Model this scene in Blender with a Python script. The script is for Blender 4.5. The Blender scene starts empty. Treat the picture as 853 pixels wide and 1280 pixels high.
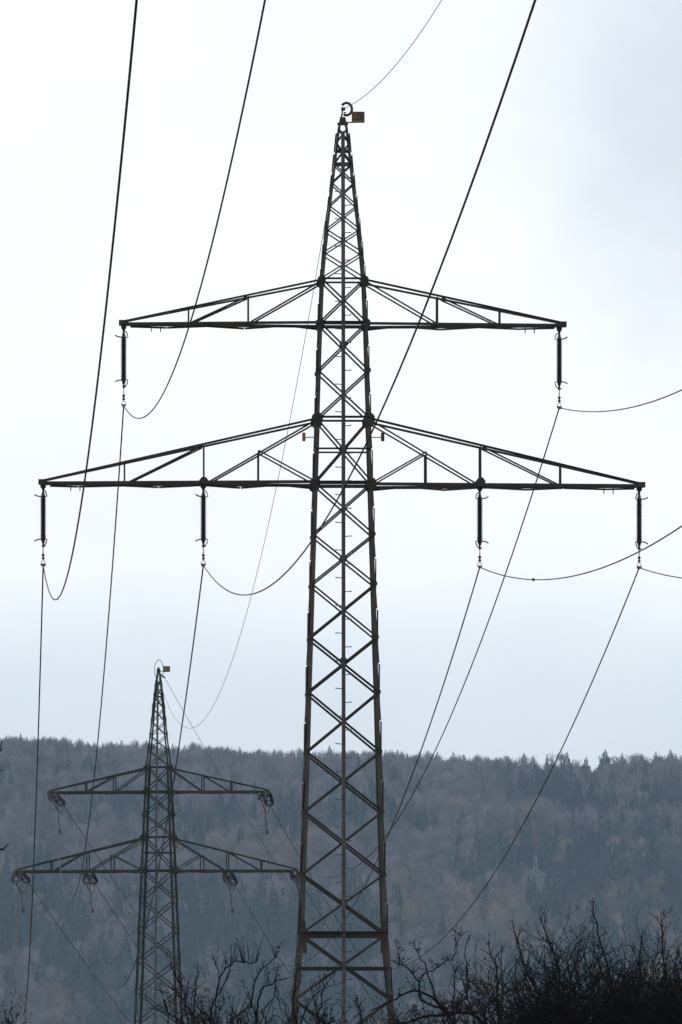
import bpy, math, random
import numpy as np
from mathutils import Vector as V, Matrix, noise
R = math.radians
rnd = random.Random(7)
sc = bpy.context.scene
col = sc.collection

# ------------------------------------------------------------------ camera, sky, sun, exposure
EYE = 1.6
F = 10850.0            # focal length in pixels of a 1280-high frame
U0, V0 = 426.5, 1300.0 # foot of the optical axis: the eye level lies just below the frame
D1, D2 = 217.0, 434.0  # distances of the two pylons
cam_d = bpy.data.cameras.new('camera')
cam = bpy.data.objects.new('camera', cam_d); col.objects.link(cam)
cam.location = (0, 0, EYE); cam.rotation_euler = (R(90), 0, 0)
cam_d.sensor_fit = 'VERTICAL'; cam_d.sensor_height = 36; cam_d.sensor_width = 24
cam_d.lens = F / 1280 * 36
cam_d.shift_y = (V0 - 640) / 1280
cam_d.clip_start = 1; cam_d.clip_end = 20000
sc.camera = cam

SUN_EL, SUN_AZ = 48, -35
w = bpy.data.worlds.new('World'); sc.world = w; w.use_nodes = True
nt = w.node_tree; nt.nodes.clear()
def N(t, tree=None, **kw):
    n = (tree or nt).nodes.new(t)
    for k, v in kw.items(): setattr(n, k, v)
    return n
L = nt.links.new
out = N('ShaderNodeOutputWorld'); bg = N('ShaderNodeBackground'); L(bg.outputs[0], out.inputs[0])
bg.inputs[1].default_value = 0.1
sky = N('ShaderNodeTexSky', sky_type='NISHITA', sun_disc=False)
sky.sun_elevation = R(SUN_EL); sky.sun_rotation = R(SUN_AZ)
tc = N('ShaderNodeTexCoord'); sep = N('ShaderNodeSeparateXYZ'); L(tc.outputs['Generated'], sep.inputs[0])
mr = N('ShaderNodeMapRange'); L(sep.outputs['Z'], mr.inputs[0]); mr.inputs[1].default_value = 0.0; mr.inputs[2].default_value = 0.16
# broad soft cloud noise that bends the bands of the overcast
mp = N('ShaderNodeMapping'); L(tc.outputs['Generated'], mp.inputs[0]); mp.inputs['Scale'].default_value = (1, 1, 2.1)
no = N('ShaderNodeTexNoise'); L(mp.outputs[0], no.inputs[0])
no.inputs['Scale'].default_value = 17; no.inputs['Detail'].default_value = 9; no.inputs['Roughness'].default_value = 0.55
ms = N('ShaderNodeMath', operation='MULTIPLY_ADD'); L(no.outputs[0], ms.inputs[0]); ms.inputs[1].default_value = 0.10
L(mr.outputs[0], ms.inputs[2])
ms2 = N('ShaderNodeMath', operation='SUBTRACT'); L(ms.outputs[0], ms2.inputs[0]); ms2.inputs[1].default_value = 0.05
cr = N('ShaderNodeValToRGB'); L(ms2.outputs[0], cr.inputs[0]); e = cr.color_ramp; e.interpolation = 'B_SPLINE'
stops = [(0.0, (.60, .66, .72)), (0.18, (.685, .735, .785)), (0.235, (.74, .785, .835)), (0.285, (.80, .855, .895)), (0.325, (.93, .955, .98)),
         (0.37, (.95, .96, .98)), (0.46, (.94, .965, .99)), (0.6, (.95, .98, .995)), (1.0, (.95, .975, .99))]
e.elements[0].position = stops[0][0]; e.elements[0].color = (*stops[0][1], 1)
e.elements[1].position = stops[-1][0]; e.elements[1].color = (*stops[-1][1], 1)
for p, c in stops[1:-1]:
    x = e.elements.new(p); x.color = (*c, 1)
no2 = N('ShaderNodeTexNoise'); mp2 = N('ShaderNodeMapping'); L(tc.outputs['Generated'], mp2.inputs[0])
mp2.inputs['Location'].default_value = (-1.3, 0, 1.04); mp2.inputs['Scale'].default_value = (1, 1, 1.4)
L(mp2.outputs[0], no2.inputs[0]); no2.inputs['Scale'].default_value = 11; no2.inputs['Detail'].default_value = 5
no2.inputs['Roughness'].default_value = .5
cr2 = N('ShaderNodeValToRGB'); L(no2.outputs[0], cr2.inputs[0])
cr2.color_ramp.elements[0].position = .36; cr2.color_ramp.elements[0].color = (.88, .90, .93, 1)
cr2.color_ramp.elements[1].position = .56; cr2.color_ramp.elements[1].color = (1, 1, 1, 1)
mu = N('ShaderNodeMix', data_type='RGBA', blend_type='MULTIPLY'); mu.inputs[0].default_value = 1
L(cr.outputs[0], mu.inputs[6]); L(cr2.outputs[0], mu.inputs[7])
sc10 = N('ShaderNodeMix', data_type='RGBA', blend_type='MULTIPLY'); sc10.inputs[0].default_value = 1
# two soft grey cloud banks in the overcast
prev = mu.outputs[2]
nb = N('ShaderNodeTexNoise'); L(tc.outputs['Generated'], nb.inputs[0]); nb.inputs['Scale'].default_value = 45; nb.inputs['Detail'].default_value = 6; nb.inputs['Roughness'].default_value = .55
nbs = N('ShaderNodeVectorMath', operation='SUBTRACT'); L(nb.outputs[1], nbs.inputs[0]); nbs.inputs[1].default_value = (.5, .5, .5)
nbm = N('ShaderNodeVectorMath', operation='MULTIPLY_ADD'); L(nbs.outputs[0], nbm.inputs[0]); nbm.inputs[1].default_value = (.022, .022, .022); L(tc.outputs['Generated'], nbm.inputs[2])
for c_, sc_, rad_, tone in (((.046, .994, .106), (1, 1, .75), .036, (.73, .76, .81, 1)), ((-.048, .994, .0625), (.45, .45, 2.2), .028, (.955, .96, .985, 1)), ((.0, .994, .044), (.3, .3, 2.0), .022, (.975, .98, .99, 1))):
    d1 = N('ShaderNodeVectorMath', operation='SUBTRACT'); L(nbm.outputs[0], d1.inputs[0]); d1.inputs[1].default_value = c_
    d2 = N('ShaderNodeVectorMath', operation='MULTIPLY'); L(d1.outputs[0], d2.inputs[0]); d2.inputs[1].default_value = sc_
    d3 = N('ShaderNodeVectorMath', operation='LENGTH'); L(d2.outputs[0], d3.inputs[0])
    d4 = N('ShaderNodeMapRange', interpolation_type='SMOOTHERSTEP'); L(d3.outputs['Value'], d4.inputs[0]); d4.inputs[1].default_value = rad_; d4.inputs[2].default_value = rad_ * .15
    m5 = N('ShaderNodeMix', data_type='RGBA', blend_type='MULTIPLY'); L(d4.outputs[0], m5.inputs[0]); L(prev, m5.inputs[6]); m5.inputs[7].default_value = tone; prev = m5.outputs[2]
L(prev, sc10.inputs[6]); sc10.inputs[7].default_value = (12.0, 12.0, 12.0, 1)
mx = N('ShaderNodeMix', data_type='RGBA'); mx.inputs[0].default_value = .96
L(sky.outputs[0], mx.inputs[6]); L(sc10.outputs[2], mx.inputs[7]); L(mx.outputs[2], bg.inputs[0])

sun_d = bpy.data.lights.new('sun', 'SUN'); sun_d.energy = 0.5; sun_d.angle = R(20); sun_d.color = (1, .97, .93)
sun = bpy.data.objects.new('sun', sun_d); col.objects.link(sun)
sun.rotation_euler = V((math.sin(R(SUN_AZ)) * math.cos(R(SUN_EL)), math.cos(R(SUN_AZ)) * math.cos(R(SUN_EL)), math.sin(R(SUN_EL)))).to_track_quat('Z', 'Y').to_euler()
sc.view_settings.view_transform = 'Standard'; sc.view_settings.look = 'None'
sc.view_settings.exposure = 0; sc.view_settings.gamma = 1
sc.render.engine = 'CYCLES'; sc.cycles.use_denoising = True
sc.cycles.max_bounces = 5; sc.cycles.volume_bounces = 1
sc.cycles.volume_step_rate = 5

# ------------------------------------------------------------------ helpers
def P(u, v, Y):
    return V(((u - U0) / F * Y, Y, EYE + (V0 - v) / F * Y))
def tag(o, label=None, cat=None, group=None, kind=None):
    if label: o['label'] = label
    if cat: o['category'] = cat
    if group: o['group'] = group
    if kind: o['kind'] = kind
    return o
def empty(name, loc=(0, 0, 0), rz=0, parent=None):
    o = bpy.data.objects.new(name, None); col.objects.link(o); o.location = loc; o.rotation_euler = (0, 0, rz)
    o.empty_display_size = .1
    if parent: o.parent = parent
    return o
class MB:
    def __init__(s): s.v = []; s.f = []
    def add(s, vs, fs):
        n = len(s.v); s.v += [tuple(a) for a in vs]; s.f += [tuple(i + n for i in f) for f in fs]; return s
    def box(s, c, d, M=None):
        c = V(c); vs = []
        for x in (-.5, .5):
            for y in (-.5, .5):
                for z in (-.5, .5):
                    p = V((x * d[0], y * d[1], z * d[2]))
                    if M: p = M @ p
                    vs.append(c + p)
        return s.add(vs, [(0, 1, 3, 2), (4, 6, 7, 5), (0, 4, 5, 1), (2, 3, 7, 6), (0, 2, 6, 4), (1, 5, 7, 3)])
    def angle(s, A, B, wd, t, n):
        """rolled steel angle from A to B: one flange in the face, one standing out along n"""
        A = V(A); B = V(B); ax = (B - A).normalized(); n = V(n); n = (n - ax * n.dot(ax)).normalized(); q = ax.cross(n)
        pr = [(-.5, 0), (.5, 0), (.5, t / wd), (-.5 + t / wd, t / wd), (-.5 + t / wd, 1), (-.5, 1)]
        vs = [p + q * (a * wd) + n * (b * wd) for p in (A, B) for a, b in pr]
        return s.add(vs, [(i, (i + 1) % 6, 6 + (i + 1) % 6, 6 + i) for i in range(6)] + [(5, 4, 3, 2, 1, 0), (6, 7, 8, 9, 10, 11)])
    def leg_angle(s, pts, wd, t, sx, sy):
        """corner angle with its corner outward at (sx, sy)"""
        pr = [(0, 0), (-wd * sx, 0), (-wd * sx, -t * sy), (-t * sx, -t * sy), (-t * sx, -wd * sy), (0, -wd * sy)]
        vs = [V(p) + V((a, b, 0)) for p in pts for a, b in pr]; fs = []
        for k in range(len(pts) - 1):
            fs += [(k * 6 + i, k * 6 + (i + 1) % 6, k * 6 + 6 + (i + 1) % 6, k * 6 + 6 + i) for i in range(6)]
        m = (len(pts) - 1) * 6
        fs += [(5, 4, 3, 2, 1, 0), tuple(m + i for i in range(6))]
        return s.add(vs, fs)
    def tube(s, pts, r, k=6, caps=True):
        pts = [V(p) for p in pts]; n = len(pts)
        rs = r if isinstance(r, (list, tuple)) else [r] * n
        vs = []; ref = None
        for i, p in enumerate(pts):
            d = (pts[min(i + 1, n - 1)] - pts[max(i - 1, 0)]).normalized()
            if ref is None: ref = V((0, 0, 1)) if abs(d.z) < .9 else V((1, 0, 0))
            a = d.cross(ref).normalized(); b = a.cross(d); ref = b
            for j in range(k):
                t = 2 * math.pi * j / k
                vs.append(p + (a * math.cos(t) + b * math.sin(t)) * rs[i])
        fs = [(i * k + j, i * k + (j + 1) % k, (i + 1) * k + (j + 1) % k, (i + 1) * k + j) for i in range(n - 1) for j in range(k)]
        if caps: fs += [tuple(range(k))[::-1], tuple((n - 1) * k + j for j in range(k))]
        return s.add(vs, fs)
    def lathe(s, prof, k=10, M=None):
        M = M or Matrix(); n = len(prof)
        vs = [M @ V((r * math.cos(2 * math.pi * j / k), r * math.sin(2 * math.pi * j / k), z)) for r, z in prof for j in range(k)]
        fs = [(i * k + j, i * k + (j + 1) % k, (i + 1) * k + (j + 1) % k, (i + 1) * k + j) for i in range(n - 1) for j in range(k)]
        fs += [tuple(range(k))[::-1], tuple((n - 1) * k + j for j in range(k))]
        return s.add(vs, fs)
    def plate(s, c, pts, n, t):
        """polygon pts (2-tuples in x,z) at c, thickness t along y"""
        m = len(pts); vs = [V((c[0] + a, c[1] + o, c[2] + b)) for o in (-t / 2, t / 2) for a, b in pts]
        return s.add(vs, [tuple(range(m)), tuple(range(m, 2 * m))[::-1]] + [(i, i + m, (i + 1) % m + m, (i + 1) % m) for i in range(m)])
    def build(s, name, mat, parent=None, smooth=False):
        me = bpy.data.meshes.new(name); me.from_pydata(s.v, [], s.f); me.materials.append(mat)
        if smooth: me.shade_smooth()
        o = bpy.data.objects.new(name, me); col.objects.link(o)
        if parent: o.parent = parent
        return o

def mat(name, c1, c2=None, scale=3., rough=.7, metal=0., detail=5, stops=(.38, .62), bump=0., spec=.4):
    m = bpy.data.materials.new(name); m.use_nodes = True; t = m.node_tree; b = t.nodes['Principled BSDF']
    b.inputs['Roughness'].default_value = rough; b.inputs['Metallic'].default_value = metal
    b.inputs['Specular IOR Level'].default_value = spec
    tcn = N('ShaderNodeTexCoord', t); n = N('ShaderNodeTexNoise', t); t.links.new(tcn.outputs['Object'], n.inputs[0])
    n.inputs['Scale'].default_value = scale; n.inputs['Detail'].default_value = detail
    r = N('ShaderNodeValToRGB', t); t.links.new(n.outputs[0], r.inputs[0])
    r.color_ramp.elements[0].position = stops[0]; r.color_ramp.elements[1].position = stops[1]
    r.color_ramp.elements[0].color = (*c1, 1); r.color_ramp.elements[1].color = (*(c2 or c1), 1)
    t.links.new(r.outputs[0], b.inputs['Base Color'])
    if bump:
        bp = N('ShaderNodeBump', t); bp.inputs['Strength'].default_value = bump; bp.inputs['Distance'].default_value = .01
        t.links.new(n.outputs[0], bp.inputs['Height']); t.links.new(bp.outputs[0], b.inputs['Normal'])
    return m
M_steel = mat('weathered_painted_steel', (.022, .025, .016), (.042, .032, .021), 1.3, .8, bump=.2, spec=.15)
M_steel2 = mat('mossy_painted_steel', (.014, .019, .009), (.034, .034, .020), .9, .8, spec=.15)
M_leg = mat('greygreen_highlight_steel_leg', (.036, .040, .030), (.058, .052, .040), 1.6, .8, bump=.2, spec=.2)  # same steel made lighter: grey-green highlights on the legs put into the colour
M_post = mat('galvanised_post_steel', (.040, .040, .044), (.075, .075, .08), 4, .6, .2)
M_dark = mat('dark_iron_fitting', (.014, .012, .013), (.03, .022, .022), 8, .5, spec=.4)
M_porc = mat('dark_brown_porcelain', (.010, .006, .008), (.018, .009, .010), 6, .3)
M_bright = mat('bright_zinc_link', (.45, .44, .44), (.6, .6, .6), 9, .4, .2)
M_wire = mat('stranded_aluminium_cable', (.018, .018, .021), (.036, .036, .040), .8, .65, .15, spec=.15)
M_yellow = mat('faded_yellow_enamel', (.10, .075, .012), (.15, .11, .018), 9, .5)
M_red = mat('dark_red_frame_paint', (.12, .010, .012), (.20, .02, .02), 7, .6)
M_black = mat('black_lettering_paint', (.008, .008, .008), (.015, .014, .012), 8, .6)
M_amber = mat('amber_marker_paint', (.16, .075, .012), (.25, .12, .02), 7, .6)
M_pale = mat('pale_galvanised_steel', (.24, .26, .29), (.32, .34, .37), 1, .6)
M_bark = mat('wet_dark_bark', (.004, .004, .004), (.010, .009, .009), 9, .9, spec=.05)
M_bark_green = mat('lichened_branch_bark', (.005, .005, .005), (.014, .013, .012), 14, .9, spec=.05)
def per_tree(m, lo, hi):
    t = m.node_tree; b = t.nodes['Principled BSDF']; src = b.inputs['Base Color'].links[0].from_socket
    oi = N('ShaderNodeObjectInfo', t); mr_ = N('ShaderNodeMapRange', t); t.links.new(oi.outputs['Random'], mr_.inputs[0]); mr_.inputs[3].default_value = lo; mr_.inputs[4].default_value = hi
    vm = N('ShaderNodeVectorMath', t, operation='SCALE'); t.links.new(src, vm.inputs[0]); t.links.new(mr_.outputs[0], vm.inputs['Scale']); t.links.new(vm.outputs[0], b.inputs['Base Color'])
M_ground = mat('winter_meadow', (.040, .042, .022), (.075, .062, .042), .08, .95, detail=9)
M_conif = mat('dark_conifer_foliage', (.010, .020, .017), (.024, .042, .036), .25, .9, spec=.1)
M_decid = mat('bare_winter_crown_twigs', (.085, .074, .085), (.18, .148, .162), .18, .9, spec=.1)
M_larch = mat('russet_winter_twigs', (.13, .095, .070), (.20, .148, .112), .18, .9, spec=.1)
M_trunk = mat('grey_tree_trunk', (.05, .045, .04), (.12, .11, .10), .4, .9, spec=.1)

# ------------------------------------------------------------------ ground
def sm(a, b, x):
    t = min(1, max(0, (x - a) / (b - a))); return t * t * (3 - 2 * t)
RP = [(-3000, 905), (-1200, 890), (-400, 905), (0, 917), (100, 923), (200, 928), (300, 933), (427, 937), (500, 940), (600, 944), (700, 947), (853, 944), (1300, 930), (2200, 940), (4000, 960)]
YR = 3950.
def ridge_z(x):
    u = U0 + x / YR * F
    v = np.interp(u, [a for a, b in RP], [b for a, b in RP])
    return EYE + (V0 - v) / F * YR - 18
def g(x, y):
    z = -5 * sm(30, 217, y) - 4 * sm(217, 325, y) + 2 * sm(330, 434, y) - 30 * sm(470, 800, y)
    if y > 3100:
        t = (y - 3150) / (YR - 3150)
        k = min(1, max(0, t)); prof = 1 - (1 - k) ** 1.35
        if k < .12: prof *= k / .12 * .5 + .5 if k > 0 else 0
        z += (ridge_z(x) + 37) * prof
        z += 7 * noise.noise(V((x / 210, y / 240, 3))) * min(1, k * 4) * (1 - k)
        if y > YR + 60: z -= (y - YR - 60) * .12
    return z
xs = [-7000, -5000] + list(np.arange(-3600, -800, 120)) + list(np.arange(-800, 801, 20)) + list(np.arange(920, 3700, 120)) + [5000, 7000]
ys = [-800, -200, 0] + list(np.arange(30, 1000, 25)) + list(np.arange(1050, 3100, 150)) + list(np.arange(3120, 4300, 20)) + [4400, 4700, 5200]
mb = MB(); nx = len(xs)
mb.v = [(x, y, g(x, y)) for y in ys for x in xs]
mb.f = [(j * nx + i, j * nx + i + 1, (j + 1) * nx + i + 1, (j + 1) * nx + i) for j in range(len(ys) - 1) for i in range(nx - 1)]
tag(mb.build('ground', M_ground, smooth=True), 'meadow and hillside ground under pylons, bushes and forest', kind='structure')

# ------------------------------------------------------------------ pylons
def interp(tab, v):
    return float(np.interp(v, [a for a, b in tab], [b for a, b in tab]))

class Pylon:
    def __init__(s, name, label, D, uc, ppm, rz, hwtab, steel, base_v=None):
        s.D, s.uc, s.ppm, s.th = D, uc, ppm, rz
        s.X = (uc - U0) / F * D; s.base = g(s.X, D)
        s.root = tag(empty(name, (s.X, D, s.base), rz), label, 'pylon', 'lattice pylons of the power line')
        s.tab = hwtab; s.m = steel
        s.vbase = V0 - (s.base - EYE) * F / D
    def z(s, v): return (s.vbase - v) * s.D / F
    def x(s, u): return (u - s.uc) * s.D / F / math.cos(s.th)
    def hw(s, v): return interp(s.tab, v) * s.D / F
    def world(s, p): return Matrix.Translation(s.root.location) @ Matrix.Rotation(s.th, 4, 'Z') @ V(p)
    def face_pt(s, face, side, v, out=0):
        h = s.hw(v); z = s.z(v); o = h + out
        return {0: V((side * h, -o, z)), 1: V((-side * h, o, z)), 2: V((-o, -side * h, z)), 3: V((o, side * h, z))}[face]
    NRM = {0: V((0, -1, 0)), 1: V((0, 1, 0)), 2: V((-1, 0, 0)), 3: V((1, 0, 0))}

def build_body(T, nodes_f, nodes_s, vtop, leg_w, br_w, tleg=.014):
    """legs, then lattice on four faces"""
    vs = [a for a, b in T.tab if vtop <= a < T.vbase] + [T.vbase + 4]
    for sx in (-1, 1):
        for sy in (-1, 1):
            mb = MB()
            for k in range(len(vs) - 1):
                wd = leg_w(vs[k])
                a, b = vs[k], vs[k + 1]
                # each length laps 4 mm outside the one above
                pts = [V((sx * T.hw(v), sy * T.hw(v), T.z(v))) for v in (a, b)]
                mb.leg_angle(pts, wd, tleg, sx, sy)
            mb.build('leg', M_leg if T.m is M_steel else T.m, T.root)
    for face in range(4):
        nodes = nodes_f if face < 2 else nodes_s
        n = T.NRM[face]
        for k in range(len(nodes) - 1):
            a, b = nodes[k], nodes[k + 1]
            wd = br_w(a) * (1 if face < 2 else (.72 if T.m is M_steel else .5))
            for sd in (-1, 1):
                A = T.face_pt(face, -sd, a, .004 if sd < 0 else .016); B = T.face_pt(face, sd, b, .004 if sd < 0 else .016)
                d = (B - A).normalized(); gap = .05 if face > 1 else .02
                mb = MB().angle(A + d * gap, B - d * gap, wd, .009, n if face < 2 or True else -n)
                mb.build('brace', T.m, T.root)
def hbar(T, v, wd, faces=(0, 1), name='horizontal_bar', out=.03, t=.01):
    for f in faces:
        o_ = out if f < 2 else -.03
        MB().angle(T.face_pt(f, -1, v, o_) , T.face_pt(f, 1, v, o_), wd, t, T.NRM[f] * (1 if f < 2 else -1)).build(name, T.m, T.root)
def gusset(T, side, v, r, faces=(0, 1), name='gusset_plate'):
    r = r * .86
    for f in faces:
        sy = -1 if f == 0 else 1
        h = T.hw(v); oc = [(r * .45, r), (r, r * .45), (r, -r * .5), (r * .4, -r * 1.1), (-r * .4, -r * 1.1), (-r, -r * .5), (-r, r * .45), (-r * .45, r)]
        MB().plate((side * (h - r * .15), sy * (h + .045), T.z(v)), oc, None, .012).build(name, T.m, T.root)

def crossarm(T, side, utip, vbot, vtop, vtip_top, struts, diags, subs=(), cw=.072, tw=.052, bw=.042, sw=.042, tipd=.09, plan=None, ch_t=.012):
    """side -1/+1; struts: u list (verticals from bottom to top chord); diags: (u_bottom, u_top|None for root);
    subs: (u_mid, v_mid): node on the main inner diagonal with a strut down and a brace back to the root"""
    xt = T.x(utip); zb = T.z(vbot)
    hb, ht = T.hw(vbot), T.hw(vtop)
    zt, ztip = T.z(vtop), T.z(vtip_top)
    def bot(x, sy, drop=0):
        k = (abs(x) - hb) / (abs(xt) - hb); return V((x, sy * (hb + (tipd - hb) * k), zb - drop))
    def top(x, sy):
        k = (abs(x) - ht) / (abs(xt) - ht); return V((x, sy * (ht + (tipd - ht) * k), zt + (ztip - zt) * k))
    nr = {-1: V((0, -1, 0)), 1: V((0, 1, 0))}
    mb = MB()
    for sy in (-1, 1):
        A, B = bot(side * hb * .98, sy), bot(xt, sy)
        if side * sy < 0: A, B = B, A
        mb.angle(A + V((0, sy * .03, 0)), B + V((0, sy * .0, 0)), cw, ch_t, nr[sy])
    arm = mb.build('crossarm', T.m, T.root)
    for sy in (-1, 1):
        A, B = top(side * ht * .98, sy) + V((0, sy * .03, 0)), top(xt - side * .05, sy)
        MB().angle(A, B, tw, .010, nr[sy]).build('top_chord', T.m, arm)
        for u in struts:
            x = T.x(u); MB().angle(bot(x, sy) + V((0, 0, .03)), top(x, sy) - V((0, 0, .03)), sw, .007, -nr[sy]).build('strut', T.m, arm)
        for ub, ut in diags:
            A = bot(T.x(ub), sy) + V((0, 0, .02)); B = top(T.x(ut) if ut is not None else side * ht, sy) - V((0, 0, .03))
            MB().angle(A, B, bw, .008, -nr[sy]).build('brace', T.m, arm)
        for um, vm in subs:
            x = T.x(um); b0 = bot(x, sy); Mid = V((x, b0.y, T.z(vm)))
            MB().angle(b0 + V((0, 0, .03)), Mid, sw, .007, -nr[sy]).build('strut', T.m, arm)
            MB().angle(Mid, bot(side * hb, sy) + V((0, 0, .03)), bw * .9, .007, -nr[sy]).build('brace', T.m, arm)
    # zigzag bracing lying under the two lower chords
    xsb = plan or np.linspace(hb, abs(xt) - .25, 7)
    sgn = 1
    for k in range(len(xsb) - 1):
        A = bot(side * xsb[k], sgn, .055); B = bot(side * xsb[k + 1], -sgn, .055)
        MB().angle(A, B, .045, .007, V((0, 0, -1))).build('plan_brace', T.m, arm)
        sgn = -sgn
    MB().box((xt - side * .02, 0, zb + .03), (.16, .26, .13)).build('end_plate', T.m, arm)
    # little hooks under the chord near the tip
    for dx in (.75, .98):
        MB().box((xt - side * dx, -.12, zb - .13), (.025, .025, .15)).build('bracket', T.m, arm)
    return arm

def climbing_pole(T, v0p, v1p, pw, step_vs, hooks, ln=.14, kr=.018, sr=.012):
    vs = [v0p] + [a for a, b in T.tab if v0p < a < v1p] + [v1p]
    mb = MB()
    for k in range(len(vs) - 1):
        A = V((0, -T.hw(vs[k]) - .07, T.z(vs[k]))); B = V((0, -T.hw(vs[k + 1]) - .07, T.z(vs[k + 1])))
        # channel section post
        n = V((0, -1, 0))
        mb.angle(A, B, pw, .012, n); mb.angle(A, B, -pw, .012, n) if False else None
        mb.tube([A + V((pw * .5 - .02, -.03, 0)), B + V((pw * .5 - .02, -.03, 0))], .018, 4)
    pole = mb.build('climbing_pole', M_post, T.root)
    for i, v in enumerate(step_vs):
        sd = -1 if i % 2 else 1
        y = -T.hw(v) - .10; z = T.z(v); hk = any(abs(v - h) < step_h for h in hooks for step_h in (8,)) and sd > 0
        A = V((sd * pw * .4, y, z)); B = V((sd * (pw * .5 + ln), y, z + (.01 if sd < 0 else .012)))
        m = MB().tube([A, B], sr, 5)
        if hk:
            m.tube([B + V((-.02, 0, 0)), B + V((.03, 0, .03)), B + V((.02, 0, .075)), B + V((-.03, 0, .07)), B + V((.0, 0, .10)), B + V((.05, 0, .13))], sr * .9, 5)
            m.build('safety_hook', M_post, pole)
        else:
            m.lathe([(kr, -.012), (kr, .012)], 6, Matrix.Translation(B) @ Matrix.Rotation(R(90), 4, 'Y'))
            m.build('step_bolt', M_post, pole)
    return pole

# near pylon -------------------------------------------------------
tab1 = [(153, 4.2), (160, 6.3), (207, 11.4), (257, 17.3), (288, 21.2), (318, 24.5), (349, 27.3), (405, 29.5), (465, 31.5), (525, 33.3), (605, 36.0), (669, 37.8),
        (731, 39.8), (798, 41.8), (866, 44.0), (941, 46.0), (1015, 48.5), (1094, 51.0), (1168, 53.4), (1250, 60.5), (1330, 67.5), (1700, 98)]
T1 = Pylon('lattice_pylon', 'tall dark steel lattice pylon in front with number sign at its peak', D1, 428.6, 50, R(1.25), tab1, M_steel)
nf = [160, 179, 205.5, 229.5, 258.5, 288.5, 317.5, 350, 405, 465, 525, 605, 669.5, 731.5, 798, 866.5, 941, 1015.5, 1093.7, 1168.5, 1250, 1345, 1450]
cr_ = [(nf[i] * .52 + nf[i + 1] * .48) for i in range(len(nf) - 1)]
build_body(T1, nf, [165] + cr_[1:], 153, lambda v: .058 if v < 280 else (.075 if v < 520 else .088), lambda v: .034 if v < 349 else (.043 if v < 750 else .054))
hbar(T1, 189, .05, (0, 1)); hbar(T1, 205.5, .05, (0, 1, 2, 3))
for v in (350.5,): hbar(T1, v, .05, (0, 1, 2, 3))
hbar(T1, 523.5, .055, (0, 1, 2, 3)); hbar(T1, 563, .045, (0, 1))
hbar(T1, 406, .09, (0, 1, 2, 3), 'lower_beam'); hbar(T1, 605.5, .09, (0, 1, 2, 3), 'lower_beam')
hbar(T1, 1168.5, .15, (0, 1, 2, 3), 'lower_beam'); hbar(T1, 1211, .08, (0, 1))
for sd in (-1, 1):
    gusset(T1, sd, 352, .12); gusset(T1, sd, 406, .125); gusset(T1, sd, 465, .085); gusset(T1, sd, 525.5, .165); gusset(T1, sd, 606, .15)
    for v in (669.5, 731.5, 798, 866.5, 941, 1015.5, 1094): gusset(T1, sd, v, .07)
for v in (302, 433, 563, 700.5, 828, 978.5, 1129, 1211):
    c = V((0, -T1.hw(v) - .03, T1.z(v))); r = .09 if v > 430 else .06
    MB().plate(c, [(r, .05), (r, -.05), (.04, -.09), (-.04, -.09), (-r, -.05), (-r, .05), (-.04, .09), (.04, .09)], None, .012).build('gusset_plate', T1.m, T1.root)
# bolted splices near the knee of the legs
for sx in (-1, 1):
    sp = MB().box((sx * (T1.hw(1172) - .07), -T1.hw(1172) - .014, T1.z(1172)), (.15, .016, .80), Matrix.Rotation(sx * R(3), 3, 'Y')).build('splice_plate', T1.m, T1.root)
    for k in range(9):
        v = 1154 + k * 4.5
        if k == 4: continue
        for q in (0, 1):
            MB().tube([(sx * T1.hw(v), -T1.hw(v) + .05 + q * .07, T1.z(v)), (sx * (T1.hw(v) + .042), -T1.hw(v) + .05 + q * .07, T1.z(v))], .017, 6).build('bolt', T1.m, sp)
# crossarms
crossarm(T1, -1, 152, 405.5, 352, 403, [236, 310.5], [(313, None), (239, 309)], plan=[.6, 1.4, 2.45, 3.4, 4.4, 5.3])
crossarm(T1, 1, 705.5, 406.5, 352, 404, [546.5, 624.7], [(545, None), (621, 552)], plan=[.6, 1.4, 2.45, 3.4, 4.4, 5.3])
crossarm(T1, -1, 51.5, 604.5, 525.5, 602, [156, 255], [(262, None), (162, 253)], [(323, 565)], cw=.08, tw=.056, plan=[.72, 1.6, 2.55, 3.5, 4.6, 5.5, 6.6, 7.3])
crossarm(T1, 1, 804, 607, 525.5, 605, [600.3, 700.6], [(595, None), (697, 603)], [(532, 566.5)], cw=.08, tw=.056, plan=[.72, 1.6, 2.55, 3.5, 4.6, 5.5, 6.6, 7.3])
for sd, u in ((-1, 255), (1, 600.3)):      # hanger plate where the inner insulator is fixed
    MB().plate((T1.x(u), -.26, T1.z(603)), [(.13, .0), (.05, .1), (-.05, .1), (-.13, 0), (-.05, -.12), (.05, -.12)], None, .5).build('hanger_plate', T1.m, T1.root)
# steps run on one rhythm: right and left in turn
st1 = [190 + 17.25 * k for k in range(0, 64)]
climbing_pole(T1, 165, T1.vbase, .095, st1, [350, 413, 555, 691, 765, 831, 902, 1040, 1110, 1182])
# small amber marker boxes either side under the upper node of the lower crossarm
for sd in (-1, 1):
    z = T1.z(548.5); h = T1.hw(548)
    b = MB().box((sd * (h + .30), -h, z), (.085, .10, .21)).build('marker_box', M_amber if sd < 0 else M_steel, T1.root)
    MB().tube([(sd * h, -h, z - .01), (sd * (h + .27), -h, z - .01)], .014, 6).build('bracket', M_dark, b)
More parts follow.
